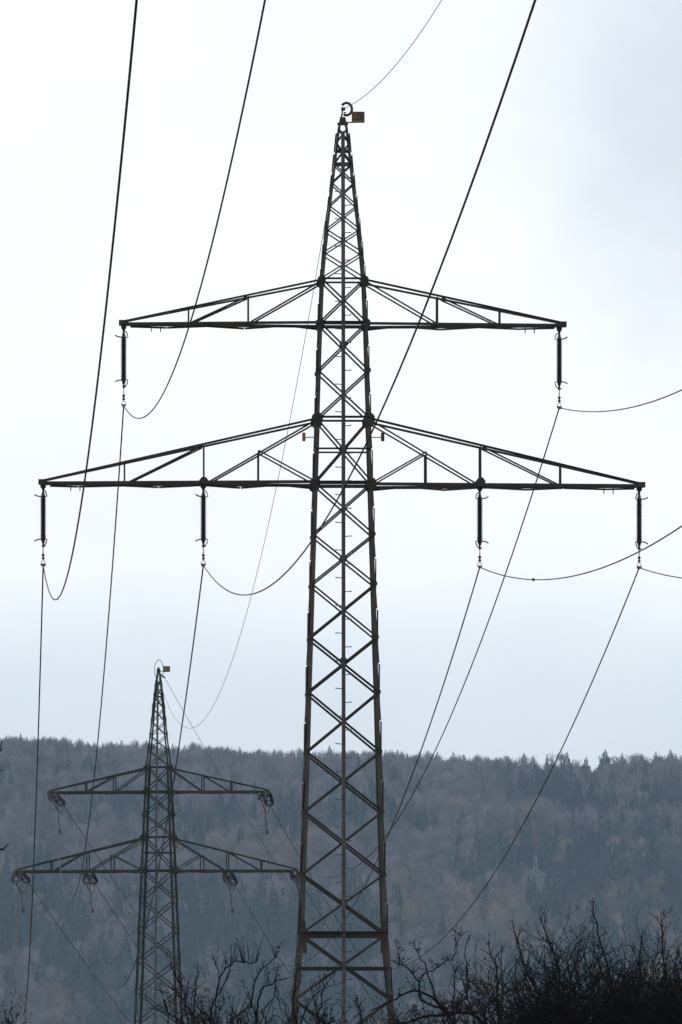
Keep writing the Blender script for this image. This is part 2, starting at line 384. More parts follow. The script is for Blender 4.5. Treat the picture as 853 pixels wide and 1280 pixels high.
# peak: cap, earth wire clamp, open guard ring, number sign
zc = T1.z(153.5)
cap = MB()
for (z0, h0, z1, h1) in ((zc - .02, .10, zc + .14, .065),):
    vs = [(x * h, y * h, z) for z, h in ((z0, h0), (z1, h1)) for x, y in ((-1, -1), (1, -1), (1, 1), (-1, 1))]
    cap.add(vs, [(0, 1, 2, 3), (7, 6, 5, 4)] + [(i, 4 + i, 4 + (i + 1) % 4, (i + 1) % 4) for i in range(4)])
cap.box((0, 0, zc - .03), (.27, .22, .05))
cap.build('peak_cap', M_steel, T1.root)
rc = V((T1.x(433.4), 0, T1.z(136.3)))
MB().tube([rc + V((math.cos(t) * .135, 0, math.sin(t) * .155)) for t in np.linspace(R(145), R(-125), 18)], .034, 8).build('guard_ring', M_dark, T1.root, True)
MB().tube([(-.04, 0, zc + .14), (.0, 0, zc + .33), (.01, 0, zc + .38)], .016, 6).box((.012, 0, T1.z(136.2)), (.10, .16, .075)).tube([(.02, 0, zc + .26), (.09, 0, zc + .25)], .015, 6).build('earth_wire_clamp', M_dark, T1.root)
sg = MB().box((T1.x(447.8), -.12, T1.z(147.2)), (.31, .012, .27)).build('number_sign', M_yellow, T1.root)
fr = MB()
cx, cz = T1.x(447.8), T1.z(147.2)
for (dx, dz, a, b) in ((0, .124, .32, .034), (0, -.128, .32, .022), (-.152, 0, .02, .234), (.152, 0, .02, .234)):
    fr.box((cx + dx, -.124, cz + dz), (a, .03, b))
fr.build('sign_frame', M_red, sg)
MB().box((.20, -.10, zc - .0), (.26, .02, .03)).build('sign_bracket', M_steel, sg)
def text(body, size, loc, m, parent, name='lettering'):
    c = bpy.data.curves.new(name, 'FONT'); c.body = body; c.size = size; c.align_x = 'CENTER'; c.align_y = 'CENTER'; c.extrude = .002; c.offset = .006
    o = bpy.data.objects.new(name, c); col.objects.link(o)
    dg = bpy.context.evaluated_depsgraph_get(); me = bpy.data.meshes.new_from_object(o.evaluated_get(dg))
    bpy.data.objects.remove(o); me.materials.clear(); me.materials.append(m)
    o = bpy.data.objects.new(name, me); col.objects.link(o); o.parent = parent; o.location = loc; o.rotation_euler = (R(90), 0, 0)
    o.scale = (.74, 1.0, 1); return o
text('L28', .235, (cx, -.131, cz), M_black, sg)

# farther pylon ----------------------------------------------------
tab2 = [(838, 1.8), (849, 3.3), (871, 5.8), (886, 7.4), (902, 8.8), (920, 10.4), (938, 12.6), (958.6, 15.0), (990, 16.6), (1018, 17.8), (1046, 19.0), (1088, 20.8), (1125, 22.3), (1163, 23.8),
        (1201, 25.2), (1240, 26.8), (1280, 28.6), (1322, 30.6), (1500, 39)]
T2 = Pylon('tension_pylon', 'smaller farther lattice pylon with horizontal tension insulators, left of the near one', D2, 198.5, 25, R(-6.5), [(a, b * .97) for a, b in tab2], M_steel2)
nf2 = [849, 860, 871, 886, 902, 920, 938, 958.6, 990, 1018, 1046, 1088, 1125, 1163, 1201, 1240, 1280, 1322, 1368, 1420]
build_body(T2, nf2, nf2, 838, lambda v: .075 if v < 950 else .12, lambda v: .04 if v < 958 else .055)
for v in (871, 959, 1046.5): hbar(T2, v, .07, (0, 1, 2, 3))
hbar(T2, 1066, .06, (0, 1))
for v in (990, 1088.5): hbar(T2, v, .11, (0, 1, 2, 3), 'lower_beam')
for sd in (-1, 1):
    for v, r in ((960, .14), (990, .13), (1018, .09), (1047, .16), (1088, .17)): gusset(T2, sd, v, r)
pl2 = [.8, 1.6, 2.5, 3.4, 4.3, 5.1]
crossarm(T2, -1, 62, 990, 960.5, 988, [107.5, 143.4], [(145, None), (109, 143)], cw=.105, tw=.08, bw=.055, sw=.055, plan=pl2)
crossarm(T2, 1, 336, 990, 960.5, 988, [254, 289.5], [(253, None), (287, 256)], cw=.105, tw=.08, bw=.055, sw=.055, plan=pl2)
crossarm(T2, -1, 20, 1088.6, 1048, 1086.8, [64, 110], [(113, None), (68, 103)], [(141, 1069)], cw=.105, tw=.08, bw=.055, sw=.055, plan=pl2 + [6.1, 6.8])
crossarm(T2, 1, 371, 1088.6, 1048, 1086.8, [285, 327], [(281, None), (325, 287)], [(253, 1069)], cw=.105, tw=.08, bw=.055, sw=.055, plan=pl2 + [6.1, 6.8])
climbing_pole(T2, 852, T2.vbase, .10, [862 + 9.3 * k for k in range(0, 58)], [885, 930, 962, 1010, 1080, 1118, 1158, 1198], ln=.15, sr=.012, kr=.018)
for sd in (-1, 1):
    z = T2.z(1057); h = T2.hw(1057)
    b = MB().box((sd * (h + .27), -h, z), (.11, .10, .30)).build('marker_box', M_yellow, T2.root)
    MB().tube([(sd * h, -h, z), (sd * (h + .24), -h, z)], .02, 6).build('bracket', M_dark, b)
zc2 = T2.z(838)
c2 = MB(); vs = [(x * h, y * h, z) for z, h in ((zc2 - .02, .10), (zc2 + .16, .03)) for x, y in ((-1, -1), (1, -1), (1, 1), (-1, 1))]
c2.add(vs, [(0, 1, 2, 3), (7, 6, 5, 4)] + [(i, 4 + i, 4 + (i + 1) % 4, (i + 1) % 4) for i in range(4)]); c2.build('peak_cap', M_steel2, T2.root)
sg2 = MB().box((T2.x(209), -.12, T2.z(836.4)), (.33, .012, .29)).build('number_sign', M_yellow, T2.root)
MB().box((T2.x(209), -.122, T2.z(836.4) - .125), (.33, .03, .05)).box((T2.x(209) - .155, -.122, T2.z(836.4) + .02), (.03, .03, .24)).box((T2.x(209) + .155, -.122, T2.z(836.4) + .02), (.03, .03, .24)).build('sign_frame', M_black, sg2)
MB().box((.14, -.1, T2.z(839.5)), (.22, .02, .03)).build('sign_bracket', M_steel2, sg2)
el = V((T2.x(199.2), -.15, T2.z(837.5)))
MB().tube([el + V((math.cos(t) * .23, .1 * math.sin(t * .5), math.sin(t) * .50)) for t in np.linspace(R(-60), R(235), 26)], .016, 6).build('jumper_loop', M_wire, T2.root, True)

# ------------------------------------------------------------------ insulators of the near pylon
def horn(mb, z, sd, up, r=.015):
    mb.tube([(0, 0, z), (-sd * .09, -.03, z + .0 * up), (-sd * .16, -.04, z + .015 * up), (-sd * .215, -.04, z + .05 * up)], r * 1.2, 6)
    mb.tube([(sd * .0, 0, z + .14 * up), (sd * .05, -.02, z + .145 * up), (sd * .085, -.03, z + .09 * up), (sd * .105, -.03, z), (sd * .03, 0, z - .01 * up)], r, 6)
def make_insulator(sd):
    rt = empty('suspension_insulator')
    MB().box((0, 0, -.03), (.13, .06, .09)).tube([(0, 0, -.05), (0, 0, -.2)], .028, 8).lathe([(.075, 0), (.03, -.13)], 8).build('hanger', M_dark, rt)
    prof = [(.03, -.17), (.045, -.24), (.065, -.30)]
    z = -.315; n = 21; dz = .985 / n
    for k in range(n):
        prof += [(.050, z), (.088, z - dz * .5), (.086, z - dz * .56), (.052, z - dz * .62)]; z -= dz
    prof += [(.065, z), (.06, z - .06), (.03, z - .16)]
    MB().lathe(prof, 14).build('insulator_rod', M_porc, rt)
    m = MB(); horn(m, -.29, sd, 1); m.build('arcing_horn', M_dark, rt)
    m = MB(); horn(m, -1.36, sd, -1); m.build('arcing_horn', M_dark, rt)
    MB().tube([(0, 0, -1.42), (0, 0, -1.56)], .026, 6).box((0.01, 0, -1.53), (.09, .04, .035)).build('ball_joint', M_dark, rt)
    MB().tube([(0, 0, -1.55), (0, 0, -1.72)], .019, 6).build('link', M_bright, rt)
    MB().lathe([(.014, -1.80), (.042, -1.765), (.042, -1.75), (.014, -1.71)], 8).lathe([(.014, -1.87), (.042, -1.845), (.042, -1.83), (.014, -1.795)], 8).build('swivel', M_dark, rt)
    MB().tube([(.0, 0, -1.87), (.045, 0, -1.92), (.055, 0, -1.97), (0.03, 0, -2.0), (-.03, 0, -2.0), (-.055, 0, -1.97), (-.045, 0, -1.92), (0, 0, -1.87)], .012, 6).build('clevis', M_bright, rt)
    MB().tube([(-.012, -.16, -2.015), (0, 0, -2.0), (.012, .16, -2.015)], [.018, .042, .018], 8).box((0, 0, -1.985), (.11, .09, .035)).build('cable_clamp', M_dark, rt)
    return rt
def copy_tree(o, parent=None):
    c = o.copy(); col.objects.link(c)
    if parent: c.parent = parent
    for ch in o.children: copy_tree(ch, c)
    return c
pL, pR = make_insulator(1), make_insulator(-1)
ins = [  # u, v of top, side, label, armside x
    (54.5, 606.5, 'l', 'brown rod insulator hanging from the left tip of the near pylon\'s lower crossarm'),
    (155, 407.5, 'l', 'brown rod insulator hanging from the left tip of the near pylon\'s upper crossarm'),
    (254.5, 606.5, 'l', 'brown rod insulator hanging under the middle of the near pylon\'s lower left crossarm'),
    (699.5, 409, 'r', 'brown rod insulator hanging from the right tip of the near pylon\'s upper crossarm'),
    (600, 608.5, 'r', 'brown rod insulator hanging under the middle of the near pylon\'s lower right crossarm'),
    (799.5, 609, 'r', 'brown rod insulator hanging from the right tip of the near pylon\'s lower crossarm')]
usedl = set(); att1 = {}
for i, (u, v, s, lab) in enumerate(ins):
    src = pL if s == 'l' else pR
    o = src if s not in usedl else copy_tree(src)
    usedl.add(s)
    x = T1.x(u); wpt = T1.world((x, 0, T1.z(v)))
    o.location = wpt; o.rotation_euler = (0, 0, R(2.4) + (0.25 * ((i * 7) % 3 - 1)))
    tag(o, lab, 'insulator', 'insulators hanging from the near pylon')
    att1[i + 1] = wpt + V((0, 0, -2.005))
att1[7] = T1.world((.012, 0, T1.z(136.2)))

# ------------------------------------------------------------------ cables
FR = {1: (8.9, -21.09), 2: (8.72, -21.59), 3: (8.83, -20.47), 4: (8.34, -19.14), 5: (9.24, -17.59), 6: (8.97, -17.55), 7: (9.08, -19.29)}
where = {1: 'lower crossarm\'s left tip', 2: 'upper crossarm\'s left tip', 3: 'left lower crossarm\'s middle', 4: 'upper crossarm\'s right tip',
         5: 'right lower crossarm\'s middle', 6: 'lower crossarm\'s right tip', 7: 'peak'}
def cable(name, pts, r, label, cat='cable', group=None):
    o = MB().tube(pts, r, 6).build(name, M_wire, None, True)
    org = V(pts[0]); o.data.transform(Matrix.Translation(-org)); o.location = org
    return tag(o, label, cat, group)
for k in FR:
    a, b = FR[k]; c = 29.34 if k < 7 else 28.83; A = att1[k]
    pts = []
    for s in list(np.linspace(0, .35, 50)) + list(np.linspace(.37, 1.25, 60)):
        pts.append(V((A.x + a * s, D1 * (1 - s) + (A.y - D1) * (1 - s), A.z + b * s + c * s * s)))
    o = cable('earth_wire' if k == 7 else 'power_cable', pts, .0085 if k == 7 else .0138, ('thin earth wire' if k == 7 else 'black cable') + ' rising overhead from near pylon\'s ' + where[k], 'cable', 'cables passing overhead in front of the near pylon')
    if k == 5:
        s = .0954; q = V((a * s, -A.y * s, b * s + c * s * s))
        MB().lathe([(.01, -.05), (.034, -.06), (.038, 0), (.034, .06), (.01, .05)], 8, Matrix.Translation(q) @ Matrix.Rotation(R(90), 4, 'X')).build('repair_sleeve', M_dark, o)
    if k == 3: pass
END2 = {1: (19.5, 1101.3), 2: (67.2, 999), 3: (108.7, 1103), 4: (327, 998.4), 5: (284, 1101.4), 6: (369.5, 1100), 7: (197.5, 843.5)}
SAG = {1: 8.8, 2: 8.3, 3: 7.7, 4: 7.3, 5: 6.8, 6: 7.0, 7: 7.75}
nearend = {}
for k in END2:
    A = att1[k]; B = P(*END2[k], D2 - (2.2 if k < 7 else .9)); nearend[k] = B
    pts = []
    for t in np.linspace(0, 1, 110):
        p = A.lerp(B, t); p.z -= 4 * SAG[k] * t * (1 - t); pts.append(p)
    cable('earth_wire' if k == 7 else 'power_cable', pts, .0085 if k == 7 else .018, ('thin earth wire' if k == 7 else 'dark cable') + ' to far pylon from near pylon\'s ' + where[k], 'cable', 'cables between the two pylons')
BST = {1: (36, 1103), 2: (79.5, 1006), 3: (118.6, 1104), 4: (337.5, 1006), 5: (293, 1105), 6: (378, 1104), 7: (206, 847)}
farend = {}
for k in BST:
    A = P(*BST[k], D2 + (2.2 if k < 7 else .9)); farend[k] = A; b = -.2555 if k < 7 else -.2643
    pts = [V((A.x + .1494 * s, A.y + s, A.z + b * s + 6.2e-4 * s * s)) for s in np.linspace(0, 285, 60)]
    cable('earth_wire' if k == 7 else 'power_cable', pts, .012 if k == 7 else .019, ('thin earth wire' if k == 7 else 'grey cable') + ' descending behind far pylon from its ' + where[k], 'cable', 'cables leaving behind the far pylon')

# ------------------------------------------------------------------ tension insulator sets of the farther pylon
ATT2 = {1: (22.5, 1089.5), 2: (64.5, 991), 3: (110.5, 1089.5), 4: (333.5, 991), 5: (285.5, 1089.5), 6: (368.5, 1089.5)}
names2 = {1: 'left end of the far pylon\'s lower crossarm', 2: 'left end of the far pylon\'s upper crossarm', 3: 'middle of the far pylon\'s lower left crossarm',
          4: 'right end of the far pylon\'s upper crossarm', 5: 'middle of the far pylon\'s lower right crossarm', 6: 'right end of the far pylon\'s lower crossarm'}
def rodprof(l):
    pr = [(.02, .05), (.05, .12)]; n = 18; z = .2; dz = (l - .45) / n
    for k in range(n): pr += [(.048, z), (.088, z + dz * .45), (.05, z + dz * .6)]; z += dz
    return pr + [(.05, l - .2), (.02, l - .1)]
for k, (u, v) in ATT2.items():
    O = T2.world((T2.x(u), 0, T2.z(v)))
    rt = tag(empty('tension_insulator', O), 'dark tension insulators with jumper loop at ' + names2[k], 'insulator', 'tension insulators on the far pylon')
    for ei, E_ in enumerate((nearend[k], farend[k])):
        d = E_ - O; l = d.length; q = d.to_track_quat('Z', 'Y').to_matrix().to_4x4()
        for off in (-.17, .17):
            MB().lathe(rodprof(l - .15), 8, Matrix.Translation(q @ V((off, 0, .0)) if True else V()) @ q).build('insulator_rod', M_porc, rt)
        for zz, rr in ((.35, .15), (l - .35, .20)):
            MB().tube([q @ V((math.cos(t) * rr, math.sin(t) * rr * .8, zz)) for t in np.linspace(0, 2 * math.pi, 17)], .032, 6).build('guard_ring', M_dark, rt)
        MB().tube([q @ V((-.2, 0, l - .1)), q @ V((.2, 0, l - .1))], .03, 6).tube([q @ V((0, 0, l - .15)), q @ V((0, 0, l + .1))], .045, 6).build('yoke', M_dark, rt)
    a, b = nearend[k] - O, farend[k] - O
    pts = []
    for t in np.linspace(0, 1, 16):
        p = a.lerp(b, t); p.z -= .55 * math.sin(math.pi * t) ** .7; p.x += .06 * math.sin(math.pi * t); pts.append(p)
    MB().tube(pts, .026, 6).build('jumper_cable', M_wire, rt, True)
    pb = a.lerp(b, .35); x0 = pb.x + .02
    zt = -.65
    MB().tube([(x0, pb.y, zt), (x0 + .06, pb.y, zt - .8), (x0 + .11, pb.y, zt - 1.25)], .022, 6).build('hanging_rod', M_dark, rt)
    MB().lathe([(.03, -.12), (.06, -.1), (.06, .1), (.03, .12)], 8, Matrix.Translation((x0 + .12, pb.y, zt - 1.32))).tube([(x0 + .12, pb.y, zt - 1.42), (x0 + .2, pb.y, zt - 1.36)], .025, 5).build('rod_weight', M_dark, rt)
# dead ends of the earth wire
for k, E_ in ((0, nearend[7]), (1, farend[7])):
    O = T2.world((0, 0, T2.z(841)))
    MBo = MB().tube([T2.root.matrix_world.inverted() @ O if False else (Matrix.Rotation(-T2.th, 4, 'Z') @ (O - V(T2.root.location))), Matrix.Rotation(-T2.th, 4, 'Z') @ (E_ - V(T2.root.location))], [.03, .045], 6)
    MBo.build('dead_end_clamp', M_dark, T2.root)

# ------------------------------------------------------------------ very distant pale pylon on the hillside
D3 = 3640.
def small_pylon():
    X = (669.5 - U0) / F * D3; z0 = g(X, D3)
    rt = tag(empty('distant_pylon', (X, D3, z0), 0), 'tiny pale pylon standing among trees on the wooded hillside', 'pylon', 'lattice pylons of the power line')
    vb = V0 - (z0 - EYE) * F / D3; s = D3 / F
    Z = lambda v: (vb - v) * s
    hw = lambda v: float(np.interp(v, [1068, 1085, 1110, 1180, 1400], [.25, .8, 1.2, 2.1, 5.])) 
    t = .12
    for sx in (-1, 1):
        for sy in (-1, 1):
            MB().tube([(sx * hw(v), sy * hw(v), Z(v)) for v in (1068, 1085, 1110, 1180, vb)], t, 4).build('leg', M_pale, rt)
    m = MB(); nodes = list(np.arange(1070, vb, 6))
    for a, b in zip(nodes, nodes[1:]):
        for sy in (-1, 1):
            for sd in (-1, 1): m.tube([(sd * hw(a), sy * hw(a), Z(a)), (-sd * hw(b), sy * hw(b), Z(b))], t * .45, 4)
    m.build('lattice', M_pale, rt)
    for v, vt, hwid in ((1094, 1086, 13.5 * s), (1112, 1106, 9 * s)):
        for sd in (-1, 1):
            m = MB()
            for sy in (-1, 1):
                m.tube([(0, sy * .5, Z(v)), (sd * hwid, 0, Z(v))], t, 4).tube([(0, sy * .5, Z(vt)), (sd * hwid, 0, Z(v))], t, 4)
                m.tube([(sd * hwid * .5, 0, Z(v)), (sd * hwid * .5, 0, Z((v + vt) / 2))], t * .6, 4)
            m.build('crossarm', M_pale, rt)
small_pylon()

# ------------------------------------------------------------------ forest on the hill
def conifer_mesh(seed, h=25., rad=3.6):
    r = random.Random(seed); m = MB(); vs, fs = m.v, m.f
    n = 26
    for i in range(n):
        k = i / (n - 1); z = h * (.16 + .83 * k); L_ = rad * (1 - k) ** .8 * r.uniform(.75, 1.15) + .35
        nb = 9 if k < .7 else 6
        for j in range(nb):
            a = 2 * math.pi * (j + r.random()) / nb; l = L_ * r.uniform(.7, 1.15)
            d = V((math.cos(a), math.sin(a), 0)); q = V((-d.y, d.x, 0)); wd = l * .42 + .2; dr = l * r.uniform(.15, .45)
            b = len(vs)
            vs.extend([tuple(V((0, 0, z)) + d * .1), tuple(V((0, 0, z - dr * .4)) + d * l * .55 + q * wd * .5), tuple(V((0, 0, z - dr)) + d * l), tuple(V((0, 0, z - dr * .4)) + d * l * .55 - q * wd * .5),
                       tuple(V((0, 0, z - dr * .4 - .9 - l * .15)) + d * l * .6)])
            fs.extend([(b, b + 1, b + 2, b + 3), (b, b + 2, b + 4)])
    b = len(vs); vs.extend([(.25, 0, h * .96), (-.15, .2, h * .96), (-.15, -.2, h * .96), (0, 0, h * 1.03)]); fs.extend([(b, b + 1, b + 3), (b + 1, b + 2, b + 3), (b + 2, b, b + 3)])
    return m
def trunk_mesh(h, r0, lean=.3, seed=0):
    r = random.Random(seed)
    return MB().tube([(0, 0, -1), (r.uniform(-.1, .1), 0, h * .3), (lean * .5, r.uniform(-.2, .2), h * .7), (lean, 0, h)], [r0, r0 * .8, r0 * .45, r0 * .12], 5)
def decid_mesh(seed, h=20., rad=5.2, narrow=1.):
    r = random.Random(seed); m = MB(); vs, fs = m.v, m.f
    # clumps of fine upright twigs spread through the crown
    cl = []
    for c in range(16):
        a = r.uniform(0, 2 * math.pi); q = r.random() ** .5 * .78; zz = r.uniform(-.7, .85)
        rr = math.sqrt(max(0, 1 - zz * zz))
        cl.append(V((math.cos(a) * q * rad * narrow * rr, math.sin(a) * q * rad * narrow * rr, h * .63 + zz * h * .31)))
    for c in cl:
        cr0 = r.uniform(1.3, 2.4)
        for i in range(44):
            d = V((r.gauss(0, 1), r.gauss(0, 1), r.gauss(0, 1))).normalized() * cr0 * r.random() ** .4
            p = c + d; up = (V((p.x, p.y, (p.z - h * .35))).normalized() * .9 + V((r.uniform(-.4, .4), r.uniform(-.4, .4), .5))).normalized()
            l = r.uniform(.8, 2.0); a = r.uniform(0, math.pi); q = V((math.cos(a), math.sin(a), 0)) * r.uniform(.05, .13)
            b = len(vs); vs.extend([tuple(p - q), tuple(p + q), tuple(p + up * l)]); fs.append((b, b + 1, b + 2))
    return m, cl
def limbs(cl, h, seed):
    m = trunk_mesh(h * .75, .32, .2, seed)
    for c in cl[:9]:
        z0 = min(c.z - 1.5, h * .5); m.tube([(0, 0, max(h * .22, z0 - 3)), (c.x * .45, c.y * .45, (z0 + c.z) / 2), tuple(c)], [.17, .11, .04], 4)
    return m
for m_, lo, hi in ((M_conif, .5, 2.2), (M_decid, .5, 1.5), (M_larch, .6, 1.4)): per_tree(m_, lo, hi)
protos = bpy.data.collections.new('tree_shapes')
def two_mat(mb1, mat1, mb2, mat2, name):
    me = bpy.data.meshes.new(name); n1 = len(mb1.f); nv = len(mb1.v)
    me.from_pydata(mb1.v + mb2.v, [], mb1.f + [tuple(i + nv for i in f) for f in mb2.f]); me.materials.append(mat1); me.materials.append(mat2)
    idx = np.zeros(len(me.polygons), np.int32); idx[n1:] = 1; me.polygons.foreach_set('material_index', idx); return me
shapes = []   # (crown MB, trunk MB, material)
for i in range(4): shapes.append((conifer_mesh(i, 25, [4.6, 5.2, 4.0, 5.6][i]), trunk_mesh(22, .35, 0, i), M_conif))
for i in range(6):
    cm, cl = decid_mesh(20 + i, [19, 21, 18, 20, 22, 19][i], [5, 5.6, 4.6, 5.8, 4.2, 5][i], 1)
    shapes.append((cm, limbs(cl, 20, i), M_decid if i < 4 else M_larch))
crown_me, trunk_me = [], []
for i, (a, b, m_) in enumerate(shapes):
    o = bpy.data.objects.new('tree_shape_%02d' % i, two_mat(a, m_, b, M_trunk, 'tree_shape')); protos.objects.link(o)
    for lst, q, mm in ((crown_me, a, m_), (trunk_me, b, M_trunk)):
        me = bpy.data.meshes.new('crown' if lst is crown_me else 'trunk'); me.from_pydata(q.v, [], q.f); me.materials.append(mm); lst.append(me)
NC, ND = 4, 6
pts, rot, scl, idx = [], [], [], []
r = random.Random(11); sp = 8.6
y = 3140.
while y < 4060:
    x = -620.
    while x < 620:
        px, py = x + r.uniform(-.45, .45) * sp, y + r.uniform(-.45, .45) * sp
        k = (py - 3150) / (YR - 3150)
        n1 = noise.fractal(V((px / 75, py / 130, 7)), 1., 2., 4)
        n2 = noise.noise(V((px / 60, py / 70, 21)))
        u = U0 + px / py * F
        # beech along the upper left, spruce mixed in to the right, a russet strip low on the right
        thr = -.05 - .16 * (1 - sm(.2, .5, k)) + .55 * sm(.55, .95, k) * (1 - sm(300, 700, u)) - .02
        con = n1 > thr + r.uniform(-.34, .34)
        near3 = abs(px - (669.5 - U0) / F * D3) < 9 and D3 - 260 < py < D3 + 4
        if near3 and py > D3 - 22: x += sp; continue
        if con: i = r.randrange(NC)
        else:
            rus = (n2 > .12 and k < .7) or (u > 600 and .22 < k < .5 and n2 > -.25)
            i = NC + (4 + r.randrange(2) if (rus and r.random() < .6) else r.randrange(4))
        s = r.uniform(.62, .98) * (1 - .30 * sm(.84, .97, k)) if con else r.uniform(.85, 1.25) * (1 - .22 * sm(.84, 1, k))
        if near3: s *= .5
        pts.append((px, py, g(px, py) - .3)); rot.append(r.uniform(0, 6.28)); scl.append(s); idx.append(i)
        x += sp
    y += sp
me = bpy.data.meshes.new('forest'); me.from_pydata(pts, [], [])
for nm, tp, dat in (('rz', 'FLOAT', rot), ('sc', 'FLOAT', scl), ('ix', 'INT', idx)):
    a = me.attributes.new(nm, tp, 'POINT'); a.data.foreach_set('value', dat)
fo = bpy.data.objects.new('forest', me); col.objects.link(fo)
tag(fo, 'mixed winter forest of bare beeches and dark spruces covering the hill', kind='stuff')
gt = bpy.data.node_groups.new('forest_trees', 'GeometryNodeTree')
gt.interface.new_socket('Geometry', in_out='INPUT', socket_type='NodeSocketGeometry'); gt.interface.new_socket('Geometry', in_out='OUTPUT', socket_type='NodeSocketGeometry')
gi, go = gt.nodes.new('NodeGroupInput'), gt.nodes.new('NodeGroupOutput')
ci = gt.nodes.new('GeometryNodeCollectionInfo'); ci.inputs['Collection'].default_value = protos; ci.inputs['Separate Children'].default_value = True; ci.inputs['Reset Children'].default_value = True
ip = gt.nodes.new('GeometryNodeInstanceOnPoints'); ip.inputs['Pick Instance'].default_value = True
def attr(nm, tp):
    n = gt.nodes.new('GeometryNodeInputNamedAttribute'); n.data_type = tp; n.inputs['Name'].default_value = nm; return n
ar, as_, ai = attr('rz', 'FLOAT'), attr('sc', 'FLOAT'), attr('ix', 'INT')
cx_ = gt.nodes.new('ShaderNodeCombineXYZ'); gl = gt.links.new
gl(ar.outputs[0], cx_.inputs['Z']); gl(gi.outputs[0], ip.inputs['Points']); gl(ci.outputs[0], ip.inputs['Instance']); gl(ai.outputs[0], ip.inputs['Instance Index'])
gl(cx_.outputs[0], ip.inputs['Rotation']); gl(as_.outputs[0], ip.inputs['Scale']); gl(ip.outputs[0], go.inputs[0])
md = fo.modifiers.new('trees', 'NODES'); md.node_group = gt

# single trees that stand up on the skyline
def sky_tree(u, vtop, kind, i, Y):
    x = (u - U0) / F * Y; z = g(x, Y); ztop = EYE + (V0 - vtop - (1.5 + 2.5 * abs(math.sin(u * 1.7)))) / F * Y
    q = i % NC if kind == 'c' else NC + i % 4
    hgt = 25.7 if kind == 'c' else 20.
    s = (ztop - z) / hgt
    allu = sorted([a for a, b in (skyl if kind == 'c' else BARE)])
    if u < 195: od, sd = sorted([a for a in allu if a < 195], reverse=True).index(u), 'left from the far pylon\'s spire'
    elif u < 420: od, sd = [a for a in allu if 195 <= a < 420].index(u), 'right from the far pylon\'s spire'
    else: od, sd = [a for a in allu if a >= 420].index(u), 'right from the near pylon\'s climbing pole'
    if u > 640: rv = [a for a in allu if a > 640][::-1]; od, sd = rv.index(u), 'from the photo\'s right edge'
    sec = 'left of the far pylon' if u < 195 else ('between the two pylons' if u < 372 else ('seen through the near pylon\'s lattice' if u < 478 else ('just right of the near pylon' if u < 640 else 'at the right edge')))
    nm, lab = ('spruce_tree', 'dark spruce on the skyline, ') if kind == 'c' else ('bare_tree', 'bare leafless tree on the skyline, ')
    o = tag(empty(nm, (x, Y, z), r.uniform(0, 6)), lab + ORD[od] + ' ' + sd, 'tree', ('spruces' if kind == 'c' else 'bare trees') + ' on the skyline ' + sec)
    o.scale = (s * r.uniform(1.0, 1.9),) * 2 + (s,)
    for me_, n_ in ((crown_me[q], 'crown'), (trunk_me[q], 'trunk')):
        c = bpy.data.objects.new(n_, me_); col.objects.link(c); c.parent = o
BARE = [(47, 919), (56, 917), (104, 926), (276, 930), (598, 941), (700, 937), (725, 939), (766, 936), (790, 936), (795, 939), (812, 937), (826, 939), (640, 943), (618, 944), (560, 941), (530, 940)]
skyl = [(8, 916), (15, 917), (26, 913), (34, 915), (63, 917), (71, 917), (82, 920), (88, 919), (97, 922), (110, 922), (118, 924), (129, 924), (140, 922), (146, 925), (152, 921), (160, 926), (171, 921),
        (183, 922), (216, 926), (231, 929), (240, 931), (247, 932), (262, 927), (270, 931), (285, 928), (293, 932), (300, 929), (313, 934), (324, 932), (332, 935), (343, 931), (352, 936), (366, 934),
        (392, 936), (412, 929), (440, 936), (447, 937), (462, 936), (482, 933), (492, 936), (497, 934), (502, 935), (509, 936), (520, 939), (540, 938), (547, 937), (567, 936), (580, 939), (655, 936),
        (666, 940), (684, 939), (709, 935), (733, 940), (757, 932), (778, 938), (803, 938), (820, 935), (838, 931), (845, 938)]
ORD = ['nearest', 'second', 'third', 'fourth', 'fifth', 'sixth', 'seventh', 'eighth', 'ninth', 'tenth', 'eleventh', 'twelfth', 'thirteenth', 'fourteenth', 'fifteenth', 'sixteenth', 'seventeenth', 'eighteenth', 'nineteenth', 'twentieth']
for i, (u, v) in enumerate(skyl): sky_tree(u, v, 'c', i, YR + r.uniform(-12, 40))
for i, (u, v) in enumerate(BARE):
    sky_tree(u, v, 'd', i, YR + r.uniform(-12, 30))

